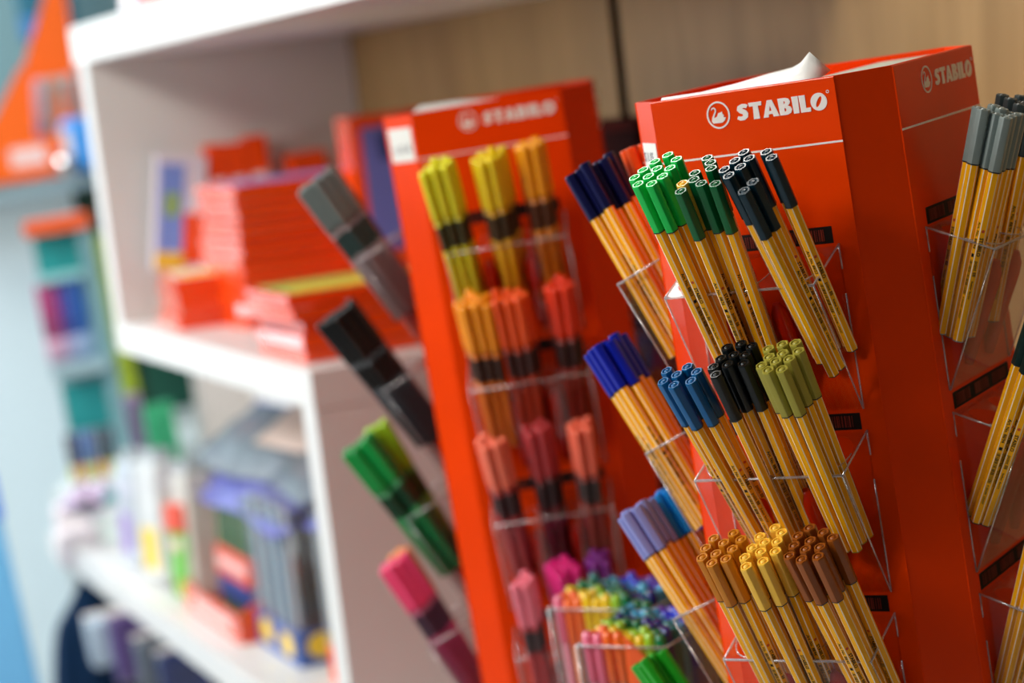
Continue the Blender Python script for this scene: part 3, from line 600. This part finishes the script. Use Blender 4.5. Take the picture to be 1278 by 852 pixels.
for i, (x, y, z_, rx, rz, w_, h_, m_, lb) in enumerate([
    (-3.42, .07, -.640, .35, .1, .24, .17, PVD, 'violet zip pouch at the front left of the heap'), (-3.22, .08, -.635, .25, -.1, .24, .18, PVD, 'violet zip pouch in the middle of the heap'),
    (-3.66, .07, -.650, .35, .1, .24, .16, PVD, 'violet zip pouch at the far left end of the heap'), (-3.60, .10, -.605, .5, .1, .24, .16, PGD, 'smoky grey zip pouch at the far left end of the heap'),
    (-3.02, .10, -.625, .30, .05, .22, .18, PVD, 'violet-blue zip pouch at the right of the heap'), (-3.40, .10, -.600, .5, .2, .24, .17, PGD, 'smoky grey zip pouch at the heap\'s left'),
    (-3.20, .12, -.590, .45, -.1, .26, .17, PGD, 'dark grey zip pouch on top of the heap'), (-2.98, .12, -.595, .6, .1, .2, .18, PGD, 'grey zip pouch at the heap\'s right end'), (-3.36, .15, -.555, .5, .1, .3, .16, rgbm('peach_plastic', (214, 186, 170)), 'pale peach zip pouch behind the grey ones'),
    (-3.08, .16, -.56, .6, -.1, .3, .14, rgbm('smoke_pink', (178, 160, 164)), 'grey-pink zip pouch behind the heap\'s right end')]):
    pouch(MS @ Tm(x, y, z_) @ Rz(rz) @ Matrix.Rotation(rx, 4, 'X'), w_, h_, .034, m_, lb, 'zip pouches heaped above the pen wraps', i)
# whitish bags and bundles left in the cell
for i, (x, y, hh, cc, wd, tl) in enumerate([(-3.79, .045, .20, (214, 214, 212), .16, .10), (-3.98, .05, .18, (196, 204, 214), .13, .06), (-3.60, .06, .20, (206, 200, 190), .12, .12)]):
    t = thing('clear_pack', 'tall milky clear pack leaning on lower shelf, %s' % ('middle one', 'leftmost of three', 'nearest the green wrap')[i], 'pack', MS @ Tm(x, y, ZL) @ Matrix.Rotation(-tl, 4, 'Y') @ Matrix.Rotation(-.05, 4, 'X'), 'milky clear packs on the lower shelf')
    MB().box(0, wd, 0, .05, 0, hh).build('bag', mat('milky_%d' % i, cc, .3, .6, .25, 20, coat=.3), t, None, .006)
    MB().box(.02, wd-.03, -.001, 0, .02, .09).build('label', PRN[(1, 3, 4)[i]], t); MB().box(.03, wd-.03, .01, .04, hh, hh+.02).build('flap', rgbm('grey_flap', (170, 176, 180)), t)
ZC = at(150, 588, 4.45).z
def on_counter(P): P = P.copy(); P.z = ZC; return P
def peg_pack(P, w_, h_, cc, label, group=None, mk=(5, 3)):
    M = Tm(*P) @ Rz(.36+PI/2*0) ; t = thing('pen_pack', label, 'pack', M, group)
    MB().box(-w_/2, w_/2, 0, .02, 0, h_).build('card', mat('pk_%d_%d_%d' % cc, cc, .5, .4, .2, 30), t, None, .001)
    for k in range(mk[0]):
        x = -w_/2+w_*(k+.5)/mk[0]; MB().rings([circ(w_/mk[0]*.36, .01, 8), circ(w_/mk[0]*.36, h_*.9, 8), circ(w_/mk[0]*.1, h_*1.03, 8)], smooth=True).build('pen', mat('pn_%d_%d_%d' % cc, tuple(min(255, int(c*1.08+8)) for c in cc), .4), t, Tm(x, -.006, 0))
peg_pack(on_counter(at(170, 578, 4.6)), .066, .125, (176, 148, 186), 'mauve pen pack seen through the lower cell, left', 'packs seen through the lower cell')
peg_pack(on_counter(at(210, 576, 4.4)), .056, .125, (50, 160, 112), 'green pen pack seen through the lower cell, right of the mauve one', 'packs seen through the lower cell')
# under the lower board
for i, (px_, py_, t_, w_, h_, cc) in enumerate([(150, 830, 3.95, .09, .09, (176, 196, 220)), (182, 850, 3.85, .09, .12, (92, 72, 130)), (215, 866, 3.75, .09, .10, (96, 104, 116)), (245, 886, 3.65, .09, .10, (30, 44, 96))]):
    P = at(px_, py_, t_); M = Tm(*P) @ Rz(.3); t = thing('zip_pouch', ['pale blue', 'purple', 'grey', 'navy blue'][i]+' pouch standing under the lower shelf board', 'pouch', M, 'pouches under the lower shelf')
    MB().box(-w_/2, w_/2, 0, .05, 0, h_).build('bag', mat('up_%d' % i, cc, .25, .6, .5, 25, coat=.5), t, None, .012); MB().box(-w_/2, w_/2, .02, .03, h_, h_+.006).build('zip', PRN[4], t)

# ------------------------------------------------------------ clear boxes of colour pens between the towers
def pen_crate(M, nx, ny, h_, label, cols, seed, lab):
    rn = random.Random(seed); sp = .0106; w_, d_ = nx*sp+.006, ny*sp+.006
    t = thing('acrylic_crate', label, 'box', M)
    b = MB(); 
    for (a, c, e, f) in [(0, w_, 0, .002), (0, w_, d_-.002, d_), (0, .002, .002, d_-.002), (w_-.002, w_, .002, d_-.002)]: b.box(a, c, e, f, 0, h_)
    b.box(0, w_, 0, d_, -.002, 0); b.build('box', ACR, t)
    e = MB(); [e.tube([p, q], .0011, 6) for p, q in [((0, 0, h_), (w_, 0, h_)), ((0, 0, h_), (0, d_, h_)), ((w_, 0, h_), (w_, d_, h_)), ((0, d_, h_), (w_, d_, h_)), ((0, 0, 0), (0, 0, h_)), ((w_, 0, 0), (w_, 0, h_)), ((0, d_, 0), (0, d_, h_))]]; e.build('edge', EDGE, t)
    MB().box(.0022, .0030, .004, d_-.004, .004, h_*.98).build('side_card', rgbm('ivory_card', (226, 222, 212)), t)
    for j in range(ny):
        ps = []
        for i in range(nx):
            nm, c = cols[((i+rn.randrange(2))//2+j) % len(cols)]
            z_ = rn.uniform(-.004, .004); P = M @ Tm(.008+i*sp, .008+j*sp, .001)
            ps.append((fine_marker(P, nm, c, .150+z_+h_-.14), nm))
        for i, (p, nm) in enumerate(ps):
            p['label'] = '%s marker, %sfrom left in %srow of the %s' % (nm, ORD[i] or 'first ', ORD[j] or 'front ', lab); p['group'] = 'markers in the '+lab
MKC = MB().rings([circ(.0046, .104, 10), circ(.0050, .106, 10), circ(.0050, .144, 10), circ(.0036, .149, 10)], smooth=True)
MKB = MB().rings([circ(.0036, 0, 10), circ(.0040, .002, 10), circ(.0040, .105, 10)], smooth=True)
def fine_marker(M, nm, c, hh):
    t = thing('marker_pen', '', 'pen', M @ Tm(0, 0, hh-.150))
    ob('barrel', shared(('barrel', 'm'+nm), lambda: MKB, mat('marker_body_'+nm, tuple(int(x*.7+60) for x in c), .35)), t)
    ob('cap', shared(('cap', 'm'+nm), lambda: MKC, mat('marker_cap_'+nm, c, .22, .5, .03, coat=.4)), t); return t
MC = [('pink', (240, 120, 150)), ('orange', (244, 110, 40)), ('yellow', (240, 200, 30)), ('lime', (150, 196, 40)), ('green', (10, 110, 60)), ('navy', (20, 30, 110)), ('teal', (10, 110, 110)), ('aqua', (60, 160, 200)), ('blue', (40, 60, 200)), ('violet', (90, 60, 160)), ('wine', (130, 40, 90)), ('lilac', (170, 150, 210))]
P1 = at(719, 806, 1.96); P2 = at(684, 760, 2.10)
pen_crate(Tm(P1.x, P1.y, P1.z-.14) @ Rz(-.62), 8, 8, .14, 'nearer clear crate of mixed colour markers between the two towers', MC, 3, 'nearer crate')
pen_crate(Tm(P2.x, P2.y, P2.z-.16) @ Rz(-.62), 10, 7, .16, 'farther clear crate of mixed colour markers behind the nearer crate', MC, 9, 'farther crate')
# plinth that carries the crates
pl = MB().box(-2.02, -1.72, .0, .30, -.82, -.70).build('plinth', WHITE, None, MS, .001); tag(pl, 'low white plinth block under the clear crates, below the picture', 'block')
cardp = at(790, 826, 1.93); cp = thing('price_flag', 'small orange pointed card stuck among the crate markers', 'card', Tm(*cardp) @ Rz(-.5))
MB().prism([(-.008, -.04), (.010, -.04), (.012, .004), (-.005, .024)], 0, .001, 'y').build('card', mat('orange_flag', (250, 100, 36), .5), cp)

# ------------------------------------------------------------ far left background
wn = MB().box(-1.2, 1.2, 0, .04, -1.0, 1.0); fr_ = MB()
for a in (-1.25, 0, 1.2): fr_.box(a, a+.05, -.03, .05, -1.05, 1.05)
for a in (-1.05, 1.0): fr_.box(-1.25, 1.25, -.03, .05, a, a+.05)
MW = Tm(-4.6, 7.6, 1.75) @ Rz(-.45+PI)
wo = struct('window_1', wn, mat('bright_daylight_pane', (236, 244, 255), .5, emit=5), MW); fr_.build('window_frame', WHITE, wo)
struct('wall_left', MB().box(-.9, .55, 0, .05, -2.2, 2.0), mat('pale_blue_wall', (206, 222, 228), .6, .3, .02, 3), Tm(*at(60, 380, 5.6)) @ Rz(.12))
struct('wall_far', MB().box(-4, 5, 8.4, 8.5, 0, 3.3), mat('grey_far_wall', (150, 170, 176), .7, .3, .04, 2))
struct('wall_left.001', MB().box(-.6, .35, 0, .03, 0, 1.2), mat('grey_teal_panel', (112, 146, 152), .5, .3, .06, 3), Tm(*at(30, 225, 5.4)) @ Rz(.12))
ca, cb = at(58, 600, 4.3), at(250, 600, 4.3)
struct('trim_11', MB().box(ca.x, cb.x, 4.28, 5.35, 0, ZC-.0005), mat('pale_counter', (206, 216, 216), .5, .3, .03, 4), None, .002)
dg = thing('green_poster_board', 'dark green board seen through the lower cell', 'board', Tm(*on_counter(at(205, 560, 5.2))) @ Rz(.1))
MB().box(-.12, .12, 0, .02, 0, .42).build('panel', mat('dark_green_card', (10, 84, 66), .5), dg)
MB().rings([[(a-.04, -.002, b+.27) for a, b in ell(0, 0, .035, .04, 16)], [(a-.04, 0, b+.27) for a, b in ell(0, 0, .035, .04, 16)]]).build('brown_spot', mat('khaki_spot', (140, 130, 110), .5), dg)
# grey shelf with sloped orange display
def A2(M, x0, x1, y0, y1, z0, z1, nm, m, par=None, bevel=0): return MB().box(x0, x1, y0, y1, z0, z1).build(nm, m, par, M, bevel)
o = A2(Tm(*at(55, 243, 4.75)) @ Rz(.15), -.35, .12, -.03, .25, 0, .036, 'grey_shelf', mat('blue_grey_board', (150, 178, 188), .4)); tag(o, 'blue-grey shelf board at far left carrying the orange display', 'shelf')
ZS = at(55, 243, 4.75).z+.0365
dsp = thing('counter_display', 'sloped bright orange display with pale label at far left', 'display', Tm(at(52, 216, 4.7).x, at(52, 216, 4.7).y, ZS) @ Matrix.Rotation(ROLL*-.12, 4, 'Y') @ Rz(.15))
OR = mat('bright_orange_card', (246, 104, 24), .4, .4, .03)
s = 4.7/FPX
P = lambda x, y: ((x-52)*s*1.0, (216-y)*s*1.0)
MB().prism([P(-30, 216), P(100, 208), P(97, 165), P(92, 95), P(78, 165), P(52, 165), P(50, 74), P(-30, 184)], 0, .004, 'y').build('front_panel', OR, dsp)
MB().prism([P(-30, 210), P(110, 205), P(118, -30), P(96, -20), P(50, 74), P(-30, 184)], .13, .134, 'y').build('back_panel', OR, dsp)
MB().box(-.13, .085, .004, .13, 0, .004).build('floor', OR, dsp)
MB().box(-.058, .016, -.001, 0, .028, .068).build('label', mat('pinkish_label', (240, 206, 200), .5), dsp)
for i in range(3):
    pk = thing('clear_pack', 'clear film pack inside the sloped orange display, %s' % ('left', 'middle', 'right')[i], 'pack', dsp.matrix_world @ Tm(-.01+i*.028, .03+i*.02, .005) @ Matrix.Rotation(.12, 4, 'Y'), 'clear packs in the orange display')
    MB().box(0, .024, 0, .015, 0, .20).build('bag', mat('grey_clear_%d' % i, [(190, 184, 200), (168, 186, 176), (176, 196, 200)][i], .3, .5, .3, 40), pk, None, .003); MB().box(.003, .021, -.0006, 0, .05, .1).build('label', PRN[(2, 0, 4)[i]], pk)
bb = thing('blue_bag', 'small bright blue bag beside the orange display', 'bag', Tm(at(104, 218, 4.72).x, 4.72*math.cos(PITCH)+.02, ZS) @ Rz(.15)); MB().box(-.022, .04, 0, .05, 0, .11).build('bag', mat('bright_blue', (70, 160, 246), .35), bb, None, .012); MB().box(-.020, -.004, -.001, 0, .01, .09).build('white_edge', PRN[4], bb)
ball = MB().rings([circ(.022*math.sin(PI*k/8)+.0002, .022-.022*math.cos(PI*k/8), 16) for k in range(9)], smooth=True).build('highlight_ball', mat('chrome', (240, 240, 240), .12, .5, 0, metal=1), None, Tm(at(86, 222, 4.66).x, at(86, 222, 4.66).y, ZS)); tag(ball, 'small metal ball added as a bright highlight by the blue bag', 'ball')  # chrome ball stands in for a blurred bright highlight
tb = thing('blue_pendant', 'dark teal-blue object hanging high behind the orange display', 'decoration', Tm(*at(62, 50, 5.2)) @ Rz(.1)); MB().box(-.06, .07, 0, .04, 0, .30).build('panel', mat('deep_teal', (10, 96, 120), .5), tb, None, .01); MB().box(-.06, .0, -.002, 0, .01, .06).build('blue_patch', mat('mid_blue', (50, 120, 180), .5), tb)
# acrylic dispenser with two tiers of pens
D0 = on_counter(at(104, 590, 4.4)); s4 = 4.4/FPX
dp = thing('pen_dispenser', 'tall clear dispenser with orange top and two tiers of pens, far left', 'dispenser', Tm(*D0) @ Matrix.Rotation(ROLL*-.04, 4, 'Y') @ Rz(.15))
fr = mat('grey_teal_frame', (120, 160, 168), .3, .5, .05)
def q4(x0, y0, x1, y1, nm, m, d0=0, d1=.004):
    # px box (left,top,right,bottom) measured along the dispenser's own axis
    off = lambda y: 0
    return MB().box((x0-104)*s4, (x1-104)*s4, d0, d1, (590-y1)*s4, (590-y0)*s4).build(nm, m, dp)
q4(88, 262, 168, 278, 'orange_top', mat('orange_top_card', (236, 92, 30), .4), -.01, .10); q4(150, 278, 168, 600, 'side_post', fr, 0, .10); q4(92, 330, 150, 338, 'upper_ledge', mat('pale_teal', (150, 200, 204), .4), -.005, .10)
q4(90, 440, 160, 456, 'middle_ledge', mat('grey_ledge', (150, 178, 186), .4), -.02, .10); q4(92, 280, 150, 600, 'back_panel', mat('pale_grey_teal', (156, 180, 186), .5), .096, .10)
q4(96, 282, 150, 330, 'teal_card', mat('teal_card', (30, 150, 150), .5), .05, .054); q4(96, 470, 155, 530, 'teal_card', mat('teal_card', (30, 150, 150), .5), .05, .054)
for i, c in enumerate([(180, 50, 120), (190, 60, 130), (176, 50, 110), (84, 60, 170), (70, 90, 180), (50, 110, 190), (40, 110, 200)]):
    x = 92+i*8.2; t = thing('felt_tip_pen', '%s pen in the upper tier of the far-left dispenser, %sfrom left' % (['rose', 'rose', 'rose', 'violet', 'indigo', 'blue', 'blue'][i], ORD[i] or 'first '), 'pen', dp.matrix_world @ Tm((x-104)*s4, .02, (590-440)*s4), 'pens in the far-left dispenser')
    MB().rings([circ(.0052, 0, 10), circ(.0058, .05, 10)], smooth=True).build('barrel', mat('dm%d' % i, tuple(int(v*.4+130) for v in c), .4), t); MB().rings([circ(.0060, .05, 10), circ(.0060, .15, 10), circ(.003, .156, 10)], smooth=True).build('cap', mat('dn%d' % i, c, .4), t)
for i, c in enumerate([(50, 40, 60), (80, 70, 90), (20, 90, 170), (120, 140, 180), (60, 40, 60), (90, 110, 120), (60, 50, 70)]):
    x = 92+i*9; t = thing('felt_tip_pen', '%s pen in the lower tier of the far-left dispenser, %sfrom left' % (['dark', 'grey-violet', 'blue', 'pale blue', 'plum', 'grey', 'dark plum'][i], ORD[i] or 'first '), 'pen', dp.matrix_world @ Tm((x-104)*s4, .02, (590-590)*s4), 'pens in the far-left dispenser')
    MB().rings([circ(.0052, 0, 10), circ(.0058, .03, 10)], smooth=True).build('barrel', mat('do%d' % i, [(190, 190, 40), (230, 90, 60), (200, 200, 60)][i % 3], .4), t); MB().rings([circ(.0060, .03, 10), circ(.0060, .09, 10), circ(.003, .094, 10)], smooth=True).build('cap', mat('dp%d' % i, c, .4), t)
lg = thing('pen_pack', 'lime green pack strip between dispenser and white upright', 'pack', Tm(*on_counter(at(146, 440, 4.9))) @ Rz(.15)); MB().box(-.03, .03, 0, .02, .0, .44).build('card', mat('olive_lime', (150, 170, 40), .5, .4, .4, 50), lg); MB().box(-.03, .05, .03, .05, 0, .60).build('dark_back', mat('dark_green_back', (24, 60, 44), .6), lg)
# bags on the far end of the lower shelf
def blob(M, rx, ry, rz_, m, nm, parent, seed=1, amp=.12):
    rn = random.Random(seed); ph = [rn.uniform(0, 6) for _ in range(6)]; rs = []
    for k in range(13):
        th = PI*k/12; ring = []
        for i in range(20):
            a = 2*PI*i/20; f = 1+amp*(math.sin(3*a+ph[0])*math.sin(2*th+ph[1])+.5*math.sin(5*a+ph[2]+3*th)); ring.append((rx*math.sin(th)*math.cos(a)*f+.0001*math.cos(a), ry*math.sin(th)*math.sin(a)*f+.0001*math.sin(a), rz_*(1-math.cos(th))*f*.5*2/2+0))
        rs.append(ring)
    return MB().rings(rs, M, 0, True).build(nm, m, parent)
b1 = thing('wrapped_bundle', 'plastic wrapped mauve, black and teal bundle at lower shelf far end', 'bundle', Tm(*at(116, 642, 4.15)) @ Rz(.2))
blob(None, .05, .05, .055, mat('mauve_film', (200, 176, 206), .2, .6, .3, 20, coat=.6), 'bag', b1, 2); blob(Tm(.0, -.025, .012), .034, .03, .026, mat('black_cloth', (18, 20, 22), .5), 'black_part', b1, 3); blob(Tm(.028, -.02, .018), .026, .03, .024, mat('teal_cloth', (60, 160, 160), .5), 'teal_part', b1, 4)
sh1 = blob(Tm(.012, -.046, .058), .010, .006, .010, mat('chrome', (240, 240, 240), .12), 'highlight_bead', b1, 5, .02)  # chrome bead added as the highlight on the bundle, not a clasp
for i, (x, y, c, w_) in enumerate([(106, 708, (226, 214, 216), .04), (134, 722, (196, 214, 208), .045), (98, 676, (224, 212, 216), .032), (146, 700, (186, 200, 196), .034)]):
    b2 = thing('white_parcel', ['pinkish white', 'pale mint', 'small white', 'pale grey'][i]+' wrapped parcel at the far end of the lower shelf', 'parcel', Tm(*at(x, y, 4.2+.06*i)) @ Rz(.3)); MB().box(-w_, w_, 0, .07, 0, .075).build('wrap', mat('parcel_%d' % i, c, .4, .5, .08, 15), b2, None, .015); MB().box(-w_*.3, w_*.3, -.001, 0, .01, .05).build('label', PRN[4], b2)
# navy cloth bag hanging below the shelf's far end
nb = thing('navy_cloth_bag', 'dark navy cloth bag hanging below the far end of the white shelf', 'bag', Tm(*at(124, 900, 4.3)) @ Matrix.Rotation(.10, 4, 'Y') @ Rz(.2))
rs = []; s5 = 4.3/FPX
for k, (yy, w_) in enumerate([(900, 54), (870, 52), (830, 50), (800, 47), (775, 42), (760, 33), (742, 21), (725, 11), (712, 6)]):
    rs.append([((w_*s5)*math.cos(a)*(1+.07*math.sin(5*a+k*.3)), w_*s5*.5*math.sin(a)*(1+.12*math.sin(7*a)), (900-yy)*s5) for a in [2*PI*i/36 for i in range(36)]])
MB().rings(rs, None, 0, True).build('bag', mat('navy_cloth', (8, 42, 74), .8, .2, .3, 60, bump=.3), nb); MB().tube([(0, 0, 188*s5), (.002, 0, 200*s5), (0, 0, 212*s5)], .004, 8).build('handle', mat('navy_cloth', (8, 42, 74), .8), nb)
# light blue stand at the bottom left corner
bs = thing('blue_stand', 'light blue glossy stand at the bottom left corner', 'stand', Tm(*at(22, 905, 3.9)) @ Matrix.Rotation(-.02, 4, 'Y') @ Rz(.2))
MB().box(-.16, .050, 0, .03, 0, .44).build('panel', mat('sky_blue_plastic', (120, 196, 250), .3, .5, .05, 5), bs, None, .006); MB().box(-.16, .055, -.004, 0, .36, .44).build('blue_top', mat('medium_blue', (60, 130, 236), .3), bs)
